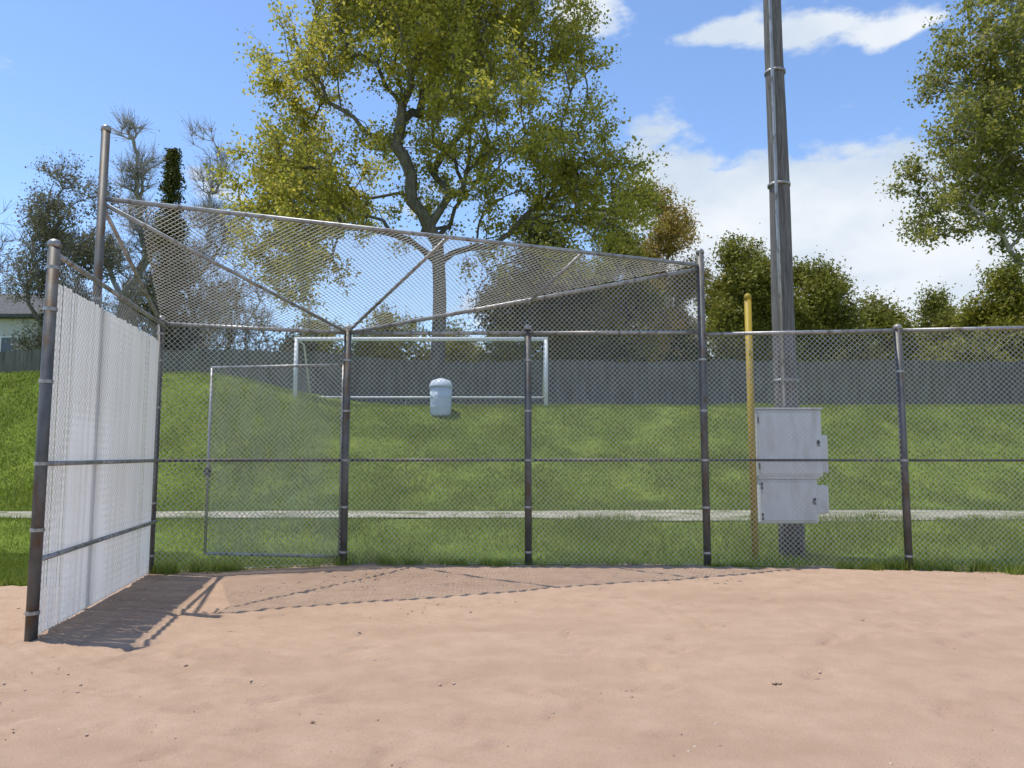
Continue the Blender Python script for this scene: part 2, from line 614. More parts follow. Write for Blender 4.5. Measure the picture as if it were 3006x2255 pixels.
# ---------------------------------------------------------------- chain link
def chain_link(O, U, V_, lo, hi, width, a=0.034, r=0.0034, seed=0):
    """wires in the plane O + u U + v V; lo(u), hi(u) give the vertical span of each wire."""
    O, U, Vv = (np.array(q, float) for q in (O, U, V_))
    Nn = np.cross(U, Vv)
    Nn /= np.linalg.norm(Nn)
    R = np.random.RandomState(seed)
    VV, FF, base = [], [], 0
    for i in range(int(width / a)):
        u0 = i * a
        l, h = lo(u0 + a / 2), hi(u0 + a / 2)
        if h - l < a:
            continue
        k0, k1 = int(math.ceil(l / a)), int(math.floor(h / a))
        if k1 - k0 < 1:
            continue
        k = np.arange(k0, k1 + 1)
        par = (k + i) % 2
        u = u0 + a * par
        nn = np.where(par == 0, r * 1.0, -r * 1.0)
        sag = 0.055 * (vnoise(np.full(len(k), u0 + seed * 7.7), k * a, .9) - .5) * np.clip((k - k0) * a / .3, 0.15, 1) * np.clip((k1 - k) * a / .3, 0, 1)
        P = O + u[:, None] * U + (k * a)[:, None] * Vv + (nn + sag)[:, None] * Nn
        ring = []
        for th in (0.3, 2.394, 4.489):
            ring.append(P + r * (1.35 * math.cos(th) * U + 1.0 * math.sin(th) * Nn))
        ring = np.stack(ring, 1)                           # (m,3,3)
        m_ = len(k)
        VV.append(ring.reshape(-1, 3))
        b = base + np.arange(m_ - 1) * 3
        for q in range(3):
            q2 = (q + 1) % 3
            FF.append(np.stack([b + q, b + q2, b + 3 + q2, b + 3 + q], -1))
        base += m_ * 3
    return np.concatenate(VV), np.concatenate(FF)


def link_mesh(parts, parent, name='chain_link'):
    Vs, Fs, b = [], [], 0
    for v, f in parts:
        Vs.append(v)
        Fs.append(f + b)
        b += len(v)
    o = link(name, np_mesh(name, np.concatenate(Vs), np.concatenate(Fs)), parent, M['wire'])
    o['kind'] = 'stuff'
    return o


def bay_wires(a, b, z0, z1, **k):
    a, b = Vector((*a, 0)), Vector((*b, 0))
    d = (b - a)
    return chain_link(a, d.normalized(), (0, 0, 1), lambda u: z0, lambda u: z1, d.length, **k)


def tri_wires(A, B, C, **k):
    """triangle with AB as the base line; wires run across it"""
    A, B, C = Vector(A), Vector(B), Vector(C)
    U = (B - A)
    w = U.length
    U.normalize()
    Nn = U.cross(C - A).normalized()
    Vv = Nn.cross(U)
    cu, cv = (C - A).dot(U), (C - A).dot(Vv)

    def hi(u):
        if u < cu:
            return cv * u / cu if cu > 1e-6 else cv
        return cv * (w - u) / (w - cu) if w - cu > 1e-6 else cv
    return chain_link(A, U, Vv, lambda u: 0.0, hi, w, **k)


def post(parent, x, y, h, r, mat, cap=True, z0=-0.25):
    o = MB().tube([(x, y, z0), (x, y, h)], r, 14).build('post', mat, parent, True)
    MB().tube([(x, y, -.1), (x, y, .012), (x, y, .022)], [r * 2.6, r * 2.5, r * 1.3], 14).build('footing', M['footing'], o, True)
    if cap:
        MB().tube([(x, y, h - .015), (x, y, h + .02), (x, y, h + .045), (x, y, h + .055)], [r * 1.14, r * 1.14, r * .8, r * .25], 14).build('post_cap', M['galv'], o, True)
    return o


def bands(parent, x, y, zs, r, mat):
    b = MB()
    b.tube([(0, 0, -.014), (0, 0, .014)], r * 1.16, 14)
    me = b.mesh('brace_band')
    me.materials.append(mat)
    for z in zs:
        link('brace_band', me, parent).location = (x, y, z)


def rail(parent, a, b, r=.022, mat=None, name='rail'):
    return MB().tube([a, b], r, 10).build(name, mat or M['galv'], parent, True)


P0, P1, P2 = (-3.82, 6.08), (-4.075, 7.33), (-4.51, 9.46)
B1, B2, B3 = (-2.27, 10.20), (0.22, 10.20), (2.61, 10.13)
H = 3.18

# --- slatted wing at the left
wing = thing('slat_fence', 'chain link fence section filled with pale upright privacy slats at left edge of the dirt', 'fence', (P1[0], P1[1], 0))
wo = Vector((P1[0], P1[1], 0))
L_ = lambda p, z=0.0: (p[0] - wo.x, p[1] - wo.y, z)
for (pt, h, r) in ((P0, H + .06, .046), (P1, 4.80, .042), (P2, H + .05, .042)):
    q = L_(pt)
    if pt is P1:                                            # the middle post stands behind the slats
        q = (-.068, -.009, 0)
    po = post(wing, q[0], q[1], h, r, M['dark_pipe'])
    bands(po, q[0], q[1], (.25, .9, 1.43, 2.1, 2.7, 3.05), r, M['galv'])
wd = Vector((P2[0] - P0[0], P2[1] - P0[1], 0))
wlen = wd.length
wd.normalize()
wn = Vector((wd.y, -wd.x, 0))                              # towards the dirt
for (zz, rr) in ((.67, .021), (1.43, .021), (H - .03, .024)):
    for (a, b) in ((P0, P1), (P1, P2)):
        qa, qb = Vector(L_(a, zz)) + wn * .045, Vector(L_(b, zz)) + wn * .045
        rail(wing, qa, qb, rr, M['galv'])
rail(wing, Vector(L_(P0, .05)), Vector(L_(P2, .05)), .003, M['wire'], 'tension_wire')
v, f = bay_wires(P0, P2, .03, H - .02, seed=1, r=.0013)
v = v - np.array([wo.x, wo.y, 0])
link_mesh([(v, f)], wing)
sl = MB()
sl.v = [(-.0325, -.0035, 0), (0, .0035, 0), (.0325, -.0035, 0), (-.0325, -.0065, 0), (0, .0005, 0), (.0325, -.0065, 0)]
sl.v += [(x, y, 2.80) for x, y, z in sl.v]
sl.f = [(0, 1, 7, 6), (1, 2, 8, 7), (4, 3, 9, 10), (5, 4, 10, 11), (0, 6, 9, 3), (2, 5, 11, 8), (6, 7, 10, 9), (7, 8, 11, 10), (0, 3, 4, 1), (1, 4, 5, 2)]
slat_me = sl.mesh('slat')
slat_me.materials.append(M['slat'])
ns = int((wlen - .06) / .068)
for i in range(ns):
    d = .06 + i * .068
    o = bpy.data.objects.new('slat', slat_me)
    COL.objects.link(o)
    o.parent = wing
    c = Vector((P0[0], P0[1], 0)) - wo + wd * d
    o.location = (c.x, c.y, .05 + rnd.uniform(-.006, .006))
    o.rotation_euler = (0, rnd.uniform(-.002, .002), math.atan2(wd.y, wd.x) + rnd.uniform(-.12, .12))
    o.scale = (1, 1, rnd.uniform(.997, 1.003) * 1.035)

# --- backstop: back fence, raised corner and netted overhang
back = thing('backstop', 'chain link backstop with a sloping mesh overhang at the back of the dirt', 'backstop', (B2[0], B2[1], 0))
bo = Vector((B2[0], B2[1], 0))
K = lambda p, z=0.0: Vector((p[0] - bo.x, p[1] - bo.y, z))
Lt, Rt = (P1[0] - .06, P1[1] - .008), (B3[0], B3[1])
ZL, ZR = 4.08, 4.12
for (pt, h, r) in ((B1, H + .06, .05), (B2, H + .06, .048), (B3, 4.30, .05)):
    q = K(pt)
    po = post(back, q.x, q.y, h, r, M['dark_pipe'])
    bands(po, q.x, q.y, (.2, .8, 1.43, 2.1, 2.8), r, M['galv'])
for (a, b) in ((P2, B1), (B1, B2), (B2, B3)):
    rail(back, K(a, H), K(b, H), .026)
    rail(back, K(a, 1.43) + Vector((0, .04, 0)), K(b, 1.43) + Vector((0, .04, 0)), .021, M['dark_pipe'])
rail(back, K(P2, .05), K(B1, .05), .003, M['wire'], 'tension_wire')
rail(back, K(B1, .05), K(B3, .05), .003, M['wire'], 'tension_wire')
rail(back, K(Lt, ZL), K(Rt, ZR), .024, M['galv'], 'overhang_rail')
rail(back, K(B1, H), K(Rt, ZR - .05), .028, M['galv'], 'overhang_rail')
rail(back, K(B1, H), K(Lt, ZL - .05), .021, M['galv'], 'overhang_rail')
rail(back, K(P2, H), K(Lt, ZL - .08), .022, M['galv'], 'overhang_rail')
mid = (K(Lt, ZL) + K(Rt, ZR)) * .5
rail(back, K(B1, H + .02), mid, .022, M['galv'], 'overhang_rail')
mid2 = K(Lt, ZL) * .25 + K(Rt, ZR) * .75
rail(back, K(B2, H + .42), mid2, .020, M['galv'], 'overhang_rail')
parts = []
off = np.array([bo.x, bo.y, 0])
for (a, b, s) in ((P2, B1, 2), (B1, B2, 3), (B2, B3, 4)):
    v, f = bay_wires(a, b, .03, H, seed=s)
    parts.append((v - off, f))
link_mesh(parts, back)
t1 = tri_wires(K(P2, H), K(B1, H), K(Lt, ZL), r=.0042)
t2 = tri_wires(K(Lt, ZL), K(Rt, ZR), K(B1, H), r=.0042)
t3 = tri_wires(K(B1, H), K(B3, H), K(Rt, ZR), r=.0042)
link_mesh([t1, t2, t3], back, 'overhang_mesh')

# --- gate leaf swung open behind the left bay
gate = thing('gate', 'tall chain link gate leaf folded back behind the left bay of the backstop', 'gate', (B1[0] - .03, B1[1] + .10, 0), math.radians(180 - 10))
gw, gh = 2.05, 2.75
gf = MB()
for (a, b) in (((.05, 0, .12), (.05, 0, gh)), ((gw, 0, .12), (gw, 0, gh)), ((.05, 0, gh), (gw, 0, gh)), ((.05, 0, .12), (gw, 0, .12))):
    gf.tube([a, b], .021, 10)
gf.build('frame', M['galv'], gate, True)
rail(gate, (.05, 0, 1.42), (gw, 0, 1.42), .018)
v, f = chain_link((.05, 0, 0), (1, 0, 0), (0, 0, 1), lambda u: .12, lambda u: gh, gw - .05, seed=9)
link_mesh([(v, f)], gate)
for z in (.4, 2.4):
    MB().box((-.03, -.02, z - .04), (.06, .02, z + .04)).build('hinge', M['dark_pipe'], gate)
MB().box((gw - .02, -.05, 1.2), (gw + .05, .02, 1.32)).build('latch', M['dark_pipe'], gate)

# --- long fence to the right
FP = [B3, (5.13, 9.80), (7.62, 9.46), (10.1, 9.12), (12.6, 8.8)]
rf = thing('chain_link_fence', 'long chain link fence running from the backstop to the right edge behind the dirt', 'fence', (FP[1][0], FP[1][1], 0))
ro = Vector((FP[1][0], FP[1][1], 0))
Q = lambda p, z=0.0: Vector((p[0] - ro.x, p[1] - ro.y, z))
parts = []
for i, (a, b) in enumerate(zip(FP[:-1], FP[1:])):
    q = Q(b)
    po = post(rf, q.x, q.y, H, .048, M['dark_pipe'])
    bands(po, q.x, q.y, (.2, 1.43, 2.6), .048, M['galv'])
    qa = Q(a) + (Q(b) - Q(a)).normalized() * (.05 if i == 0 else 0)
    rail(rf, (qa.x, qa.y, H - .03), Q(b, H - .03), .025)
    rail(rf, (qa.x, qa.y, 1.43), Q(b, 1.43), .017, M['dark_pipe'])
    rail(rf, (qa.x, qa.y, .05), Q(b, .05), .003, M['wire'], 'tension_wire')
    v, f = bay_wires((a[0] + (.05 if i == 0 else 0), a[1]), b, .03, H - .03, seed=20 + i)
    parts.append((v - np.array([ro.x, ro.y, 0]), f))
link_mesh(parts, rf)

# ---------------------------------------------------------------- light pole with electrical boxes
pole = thing('wooden_pole', 'tall weathered round timber pole behind the right hand fence', 'utility pole', (4.08, 11.05, 0))
pts, rad = [], []
for k in range(15):
    z = -.3 + k * 1.0
    pts.append((.012 * math.sin(k * 1.3), .01 * math.cos(k), z))
    rad.append(.185 - .0060 * k)
MB().tube(pts, rad, 22).build('shaft', M['wood_pole'], pole, True)
cd = MB().tube([(-.11, -.19, 2.2), (-.11, -.185, 5), (-.10, -.17, 9), (-.09, -.15, 13.2)], .026, 10)
cd.build('conduit', M['galv'], pole, True)
cd = MB().tube([(.02, -.215, 0), (.02, -.215, .62)], .035, 10)
cd.build('conduit', M['dark_pipe'], pole, True)
for z in (2.6, 5.6, 7.4):
    r_ = .19 - .006 * z
    MB().tube([(0, 0, z - .02), (0, 0, z + .02)], r_ + .012, 22).build('strap', M['galv'], pole, True)
for z in (.85, 1.05, 1.45, 2.0):
    MB().box((-.5, -.235, z - .02), (.28, -.175, z + .02)).build('bracket', M['dark_pipe'], pole)


def cabinet(label, x0, x1, z0, z1, y, depth, handles, side):
    cx = (x0 + x1) / 2
    t = thing('electrical_box', label, 'electrical box', (cx, y, z0), 0, 'electrical boxes on the timber pole')
    w, h = (x1 - x0) / 2, z1 - z0
    MB().box((-w, -depth, 0), (w, 0, h), .018).build('body', M['cab'], t)
    MB().box((-w - .015, -depth - .035, h + .003), (w + .015, .0, h + .028)).build('rain_lid', M['cab'], t)
    MB().box((-w + .035, -depth - .022, .04), (w - .035, -depth - .002, h - .04), .008).build('door', M['cab'], t)
    for z in (.16 * h, .84 * h):
        MB().tube([(-w + .03, -depth - .018, z - .045), (-w + .03, -depth - .018, z + .045)], .012, 8).build('hinge', M['cab_dark'], t)
    lt = MB()
    for z in handles:
        lt.box((w - .085, -depth - .045, z * h - .045), (w - .05, -depth - .024, z * h + .045))
    lt.build('latch', M['cab_dark'], t)
    for (za, zb, dx) in side:
        MB().box((w + .003, -depth * .8, za * h), (w + dx, -depth * .25, zb * h), .012).build('switch_housing', M['cab'], t)
    return t


cabinet('larger upper grey metal box with overhanging lid on the timber pole', 3.45, 4.38, 1.19, 2.14, 10.81, .26, (.5,), ((.06, .62, .10),))
cabinet('smaller lower grey metal box under the bigger one on the timber pole', 3.49, 4.31, .54, 1.165, 10.81, .22, (.5,), ((.22, .85, .17),))

yp = thing('yellow_post', 'slim yellow painted post just left of the timber pole', 'post', (3.36, 10.46, 0))
MB().tube([(0, 0, -.2), (0, 0, 3.72)], .048, 16).build('shaft', M['yellow'], yp, True)
MB().tube([(0, 0, 3.70), (0, 0, 3.75), (0, 0, 3.785), (0, 0, 3.795)], [.052, .052, .035, .01], 16).build('post_cap', M['yellow'], yp, True)

# ---------------------------------------------------------------- goal and bin on the bank
gz = float(terrain(-2.7, 21.9)) - .03
goal = thing('soccer_goal', 'white soccer goal frame on top of the grass bank behind the backstop', 'soccer goal', (-2.70, 21.9, gz))
gwid, ghei = 3.70, 2.05
for s in (-1, 1):
    MB().tube([(s * gwid, 0, -.05), (s * gwid, 0, ghei)], .06, 12).build('upright', M['white_paint'], goal, True)
    b = MB().tube([(s * gwid, 0, ghei), (s * gwid, .8, ghei - .05), (s * gwid, 1.7, .45)], .028, 8)
    b.build('side_brace', M['white_paint'], goal, True)
MB().tube([(-gwid - .06, 0, ghei), (gwid + .06, 0, ghei)], .06, 12).build('crossbar', M['white_paint'], goal, True)
MB().tube([(-gwid, 1.7, .45), (gwid, 1.7, .45)], .028, 8).build('back_bar', M['white_paint'], goal, True)

bz = float(terrain(-2.05, 21.2))
bn = thing('litter_bin', 'pale blue grey litter bin on the bank in front of the big tree trunk', 'litter bin', (-2.03, 21.2, bz - .06))
bn.scale = (.88, .88, .88)
MB().tube([(0, 0, 0), (0, 0, .06), (0, 0, .5), (0, 0, .92)], [.30, .33, .345, .36], 18).build('drum', M['bin'], bn, True)
MB().tube([(0, 0, .925), (0, 0, .98), (0, 0, 1.14), (0, 0, 1.22)], [.385, .385, .30, .10], 18).build('lid', M['bin'], bn, True)
for z in (.3, .62):
    MB().tube([(0, 0, z - .02), (0, 0, z + .02)], .362, 18).build('rib', M['bin'], bn)

# ---------------------------------------------------------------- board fence and house beyond
bf = thing('board_fence', 'weathered grey board fence across the park beyond the bank', 'fence', (0, 31, 3.5))
bb = MB()
x = -46.0
R2 = random.Random(9)
while x < 52:
    z0 = float(terrain(x, 31)) - 3.55
    h = 1.92 + R2.uniform(-.04, .04) + .05 * math.sin(x * .9)
    yj = R2.uniform(-.008, .008)
    bb.box((x, yj, z0), (x + .165, yj + .022, z0 + h))
    x += .168 + abs(R2.gauss(0, .006))
o = bb.build('boards', M['board'], bf)
o['kind'] = 'stuff'
for k, xx in enumerate(range(-46, 53, 3)):
    z0 = float(terrain(xx, 31)) - 3.55
    MB().box((xx - .05, .035, z0), (xx + .05, .135, z0 + 2.02)).build('post', M['board'], bf)

hs = thing('house', 'pale sided house with dark shingle roof behind the board fence at far left', 'house', (-38.5, 48, 4.0))
MB().box((-9, 0, -.5), (7.6, 8, 6.5)).build('wall', M['siding'], hs)
rfm = MB()
rfm.v = [(-9.6, -.7, 6.35), (8.2, -.7, 6.35), (8.2, 8.7, 6.35), (-9.6, 8.7, 6.35), (-9.6, 4, 8.9), (8.2, 4, 8.9),
         (-9.6, -.7, 6.550000000000001), (8.2, -.7, 6.550000000000001), (8.2, 8.7, 6.550000000000001), (-9.6, 8.7, 6.550000000000001)]
rfm.f = [(0, 3, 2, 1), (0, 1, 7, 6), (2, 3, 9, 8), (6, 7, 5, 4), (8, 9, 4, 5), (1, 2, 8, 7), (3, 0, 6, 9), (7, 8, 5), (9, 6, 4)]
rfm.build('roof', M['roof'], hs)
for xx in (-6.5, -2.2, 2.0, 5.8):
    wf = MB()
    for (a, b) in (((xx - .6, -.05, 3.6), (xx - .5, -.003, 5.2)), ((xx + .5, -.05, 3.6), (xx + .6, -.003, 5.2)),
                   ((xx - .5, -.05, 5.1), (xx + .5, -.003, 5.2)), ((xx - .5, -.05, 3.6), (xx + .5, -.003, 3.7))):
        wf.box(a, b)
    w_ = wf.build('window', M['white_paint'], hs)
    MB().box((xx - .497, -.02, 3.703), (xx + .497, -.004, 5.097)).build('pane', M['glass'], w_)


# ---------------------------------------------------------------- trees
def grow(base, fork, lobes, n_att, seed, trunk_r, bal=0.42, seg=0.9, lead=0.75):
    """skeleton by a balanced minimum spanning tree over points scattered through the crown's lobes"""
    R = np.random.RandomState(seed)
    base, fork = np.array(base, float), np.array(fork, float)
    nodes, par, plen = [base], [-1], [0.0]
    nt = max(3, int(np.linalg.norm(fork - base) / 0.8))
    for k in range(1, nt + 1):
        t = k / nt
        p = base + (fork - base) * t + np.array([math.sin(t * 5 + seed), math.cos(t * 4 + seed), 0]) * trunk_r * .3 * t * (1 - t) * 3
        plen.append(plen[-1] + np.linalg.norm(p - nodes[-1]))
        nodes.append(p)
        par.append(len(nodes) - 2)
    first = max(1, int(nt * lead))
    w = np.array([l[6] if len(l) > 6 else l[3] * l[4] * l[5] for l in lobes], float)
    w /= w.sum()
    att = []
    for _ in range(n_att):
        l = lobes[R.choice(len(lobes), p=w)]
        d = R.normal(size=3)
        d /= np.linalg.norm(d)
        att.append(np.array(l[:3]) + d * np.array(l[3:6]) * (R.rand() ** 0.45))
    att = np.array(att)
    order = np.argsort(np.linalg.norm(att - fork, axis=1))
    plen[:first] = [1e3] * first
    N_ = np.zeros((n_att * 9 + 200, 3))
    Pl = np.full(n_att * 9 + 200, 1e9)
    N_[:len(nodes)] = nodes
    Pl[:len(nodes)] = plen
    for i in range(first):
        Pl[i] = 1e6
    base_l = plen[-1]
    for i in range(first, len(nodes)):
        Pl[i] -= 0
    n = len(nodes)
    term = []
    for i in order:
        p = att[i]
        d = np.linalg.norm(N_[:n] - p, axis=1)
        pen = np.where(p[2] < N_[:n, 2] - 0.2, 0.6 * (N_[:n, 2] - p[2]), 0)
        j = int(np.argmin(d + bal * Pl[:n] + pen))
        L0 = d[j]
        k = max(1, int(math.ceil(L0 / seg)))
        a = N_[j].copy()
        prev = j
        up = np.array([0, 0, 0.10 * L0])
        for q in range(1, k + 1):
            t = q / k
            c = a + (p - a) * t + up * math.sin(math.pi * t) * (1 if k > 1 else 0)
            if q < k:
                c = c + R.normal(0, .05 * L0 / k + .02, 3)
            if n >= len(N_):
                break
            N_[n] = c
            Pl[n] = Pl[prev] + np.linalg.norm(c - N_[prev])
            par.append(prev)
            prev = n
            n += 1
        term.append(prev)
    N_ = N_[:n]
    par = np.array(par[:n])
    acc = np.zeros(n)
    nch = np.bincount(par[1:], minlength=n)
    acc[nch == 0] = 1.0
    acc[term] += 0.4
    for i in range(n - 1, 0, -1):
        acc[par[i]] += acc[i]
    rad = acc ** (1 / 2.25)
    rad = rad * (trunk_r / rad[0])
    for i in range(1, nt + 1):
        rad[i] *= 1 - .22 * i / nt
    return N_, par, np.maximum(rad, 0.010), np.array(term)


def tubes_np(A, B, ra, rb, sides, ext=0.0):
    d = B - A
    ln = np.linalg.norm(d, axis=1, keepdims=True) + 1e-9
    d = d / ln
    ref = np.where(np.abs(d[:, 2:3]) < .9, np.array([[0, 0, 1.]]), np.array([[1., 0, 0]]))
    if ext:
        A = A - d * ra[:, None] * ext
        B = B + d * rb[:, None] * ext
    a = np.cross(d, ref)
    a /= np.linalg.norm(a, axis=1, keepdims=True)
    b = np.cross(d, a)
    rings = []
    for (P, r_) in ((A, ra), (B, rb)):
        for k in range(sides):
            t = 2 * math.pi * k / sides
            rings.append(P + (a * math.cos(t) + b * math.sin(t)) * r_[:, None])
    V = np.stack(rings, 1)
    m_ = len(A)
    base = (np.arange(m_) * 2 * sides)[:, None]
    F = np.concatenate([np.stack([base[:, 0] + k, base[:, 0] + (k + 1) % sides, base[:, 0] + sides + (k + 1) % sides, base[:, 0] + sides + k], -1) for k in range(sides)])
    return V.reshape(-1, 3), F


def leaf_quads(P, size, R, droop=0.3, tri=False):
    n = len(P)
    d = R.normal(size=(n, 3))
    d[:, 2] -= droop
    d /= np.linalg.norm(d, axis=1, keepdims=True)
    e = np.cross(d, R.normal(size=(n, 3)))
    e /= np.linalg.norm(e, axis=1, keepdims=True) + 1e-9
    s = size * R.uniform(.45, 1.5, n)[:, None]
    nrm = np.cross(d, e)
    if tri:
        V = np.stack([P - e * s * .34, P + e * s * .34, P + d * s + nrm * s * .1], 1)
        return V.reshape(-1, 3), np.arange(n * 3).reshape(-1, 3)
    V = np.stack([P, P + d * s * .45 + e * s * .36 + nrm * s * .06, P + d * s, P + d * s * .45 - e * s * .36 + nrm * s * .06], 1)
    return V.reshape(-1, 3), np.arange(n * 4).reshape(-1, 4)


def tree(name, label, base, fork_h, lobes, n_att, seed, trunk_r, leaf_m, leaf_size, per, bark_m, spread=0.55, twigs=4, twig_len=0.7, twig_r=.008,
         group=None, leafless=0.0, bal=0.42, cat='tree', droop=.3, lead=0.75):
    """lobes are relative to the base"""
    R = np.random.RandomState(seed + 100)
    t = thing(name, label, cat, base, 0, group)
    N_, par, rad, term = grow((0, 0, -.3), (R.uniform(-.15, .15), R.uniform(-.15, .15), fork_h), lobes, n_att, seed, trunk_r, bal, lead=lead)
    i = np.arange(1, len(N_))
    A, B = N_[par[i]], N_[i]
    ra, rb = np.minimum(rad[par[i]], rad[i] * 1.35), rad[i]
    trunk_mask = i < max(3, int((fork_h + .3) / .8)) + 1
    ra = np.where(trunk_mask, rad[par[i]] * (1 + .25 * (par[i] == 0)), ra)
    big = rb > .06
    VV, FF, b = [], [], 0
    for msk, sd in ((big, 9), (~big, 4)):
        if msk.sum():
            v, f = tubes_np(A[msk], B[msk], ra[msk], rb[msk], sd, .32)
            VV.append(v)
            FF.append(f + b)
            b += len(v)
    # fine twigs at the branch ends
    tp = np.repeat(N_[term], twigs, 0)
    par_d = N_[term] - N_[par[term]]
    par_d /= np.linalg.norm(par_d, axis=1, keepdims=True) + 1e-9
    dirs = np.repeat(par_d, twigs, 0) * 1.1 + R.normal(0, .5, tp.shape) + np.array([0, 0, .2])
    dirs /= np.linalg.norm(dirs, axis=1, keepdims=True)
    tl = twig_len * R.uniform(.5, 1.3, len(tp))[:, None]
    mid_ = tp + dirs * tl * .5 + R.normal(0, .05, tp.shape)
    end = tp + dirs * tl + R.normal(0, .09, tp.shape)
    r1 = np.full(len(tp), twig_r)
    for (a_, b_, q1, q2) in (((tp, mid_, r1, r1 * .75), (mid_, end, r1 * .75, r1 * .35)) if base[1] < 35 else ((tp, end, r1, r1 * .35),)):
        v, f = tubes_np(a_, b_, q1, q2, 3)
        VV.append(v)
        FF.append(f + b)
        b += len(v)
    link('trunk', np_mesh('trunk', np.concatenate(VV), np.concatenate(FF), True), t, bark_m)
    if leaf_m is not None and per > 0:
        tw = len(tp)
        use = R.rand(len(term)) > leafless
        um = np.repeat(use, twigs)
        cnt = max(1, int(per / twigs))
        s = R.rand(tw, cnt, 1)
        P = tp[:, None] + (end - tp)[:, None] * s + R.normal(0, spread * .33, (tw, cnt, 3))
        P = P[um].reshape(-1, 3)
        v, f = leaf_quads(P, leaf_size, R, droop, tri=base[1] > 35)
        link('crown', np_mesh('crown', v, f), t, leaf_m)
    return t


M['leaf_main'] = leaf_mat('spring_leaf', [(.30, .30, .035), (.43, .41, .055), (.55, .49, .08), (.62, .52, .13)], .55)
M['leaf_right'] = leaf_mat('fresh_leaf', [(.17, .19, .03), (.25, .265, .045), (.33, .33, .07), (.40, .36, .12)], .5)
M['leaf_dark'] = leaf_mat('evergreen_leaf', [(.045, .054, .009), (.085, .092, .015), (.14, .135, .026)], .15)
M['leaf_mid'] = leaf_mat('olive_leaf', [(.15, .16, .024), (.225, .23, .036), (.31, .29, .06)], .35)
M['leaf_lime'] = leaf_mat('lime_leaf', [(.17, .185, .022), (.25, .25, .033), (.33, .30, .055)], .45)
M['leaf_orange'] = leaf_mat('orange_bud', [(.27, .18, .035), (.40, .28, .055), (.48, .37, .085)], .35)
M['leaf_grey'] = leaf_mat('grey_bud', [(.15, .14, .085), (.21, .195, .11), (.26, .24, .14)], .3)

# big cottonwood
bx, by = -3.25, 33.0
bz = float(terrain(bx, by))


def at(px_, py_, d):
    """position of a crown lobe measured from the photograph (metres), at distance d"""
    p_ = math.radians(5.44)
    u, v = (px_ - 512) / 745, (384 - py_) / 745
    y = math.cos(p_) - v * math.sin(p_)
    z = math.sin(p_) + v * math.cos(p_)
    return u * d / y, d, 1.5 + z * d / y


def lobes_from(lst, base, d, deep=1.25, jitter=0.0, rs=None):
    out = []
    for l in lst:
        x, y, z = at(l[0], l[1], d)
        r = l[2] * d / 745
        dy = l[3] if len(l) > 3 else 0
        wgt = l[4] if len(l) > 4 else 1.0
        out.append((x - base[0], dy, z - base[2], r, r * deep, r, wgt * r ** 3 * deep))
    return out


lob = lobes_from([(285, 185, 58, 0), (275, 235, 40, 1), (320, 95, 52, -1), (350, 10, 58, 0), (440, 60, 75, -3), (450, 0, 80, 3), (545, 40, 56, 1), (575, 85, 32, 0),
                  (570, 165, 60, 1), (620, 200, 38, 0), (440, 150, 80, 0, .5), (345, 225, 48, -2), (330, 165, 48, 4), (500, 160, 60, -4, .35), (560, 225, 45, 3, .35),
                  (400, -80, 100, 0), (500, -80, 95, 0), (250, 215, 28, -1), (300, 130, 42, 2), (390, 215, 42, 3, .3), (285, 262, 34, 2), (345, 272, 34, -3, .8), (490, 235, 40, 2, .4), (610, 235, 34, -2, .6)], (bx, by, bz), by)
tree('cottonwood_tree', 'very large spreading yellow green tree with a dark trunk behind the backstop', (bx, by, bz), 7.4, lob, 1450, 4, .36,
     M['leaf_main'], .145, 168, M['bark_mid'], .55, 7, 1.15, .010, bal=.30, lead=.5)

# right-hand sparse tree, mostly out of frame
bx2, by2 = 22.5, 29.0
bz2 = float(terrain(bx2, by2))
lob = lobes_from([(985, 60, 58, 0), (1005, 150, 68, 0), (975, 185, 52, 1), (960, 140, 36, -1), (1080, 40, 90, 0), (1090, 170, 80, 0), (1050, -60, 80, 0), (1180, 80, 100, 0), (1000, 235, 38, 0, .4), (1030, 100, 55, -3)],
                 (bx2, by2, bz2), by2)
tree('young_tree', 'tall loose yellow green tree cut off by the right edge above the low trees', (bx2, by2, bz2), 4.2, lob, 820, 8, .28,
     M['leaf_right'], .135, 190, M['bark_pale'], .5, 6, 1.0, .011, leafless=.05, bal=.3)


def crown_tree(name, label, px_, top, wpx, base_py, d, n_att, seed, tr, leaf_m, ls, per, bark, fork=.28, leafless=0.0, round_=1.0, twigs=4, tl=.7, twr=.012, spread=.7, bal=.4, cat='tree'):
    x, y, z = at(px_, top, d)
    zb = float(terrain(x, d))
    h = z - zb
    w = wpx * d / 745 / 2
    R = np.random.RandomState(seed)
    zc = fork * h
    lobs = []
    nl = 10
    for k in range(nl):
        t = (k + .5) / nl
        rr = w * (math.sin(math.pi * (0.12 + .80 * t ** round_)) ** .7)
        a = k * 2.4 + R.rand()
        lr = max(.35 * w, rr * .55)
        lobs.append((math.cos(a) * (rr - lr * .7) * .9, math.sin(a) * (rr - lr * .7) * .9, zc + (h - zc - lr * .6) * t, lr, lr, min(lr, (h - zc) * .22)))
    return tree(name, label, (x, d, zb), max(.5, fork * h * .9), lobs, n_att, seed, tr, leaf_m, ls, per, bark, spread, twigs, tl, twr, leafless=leafless, bal=bal, cat=cat)


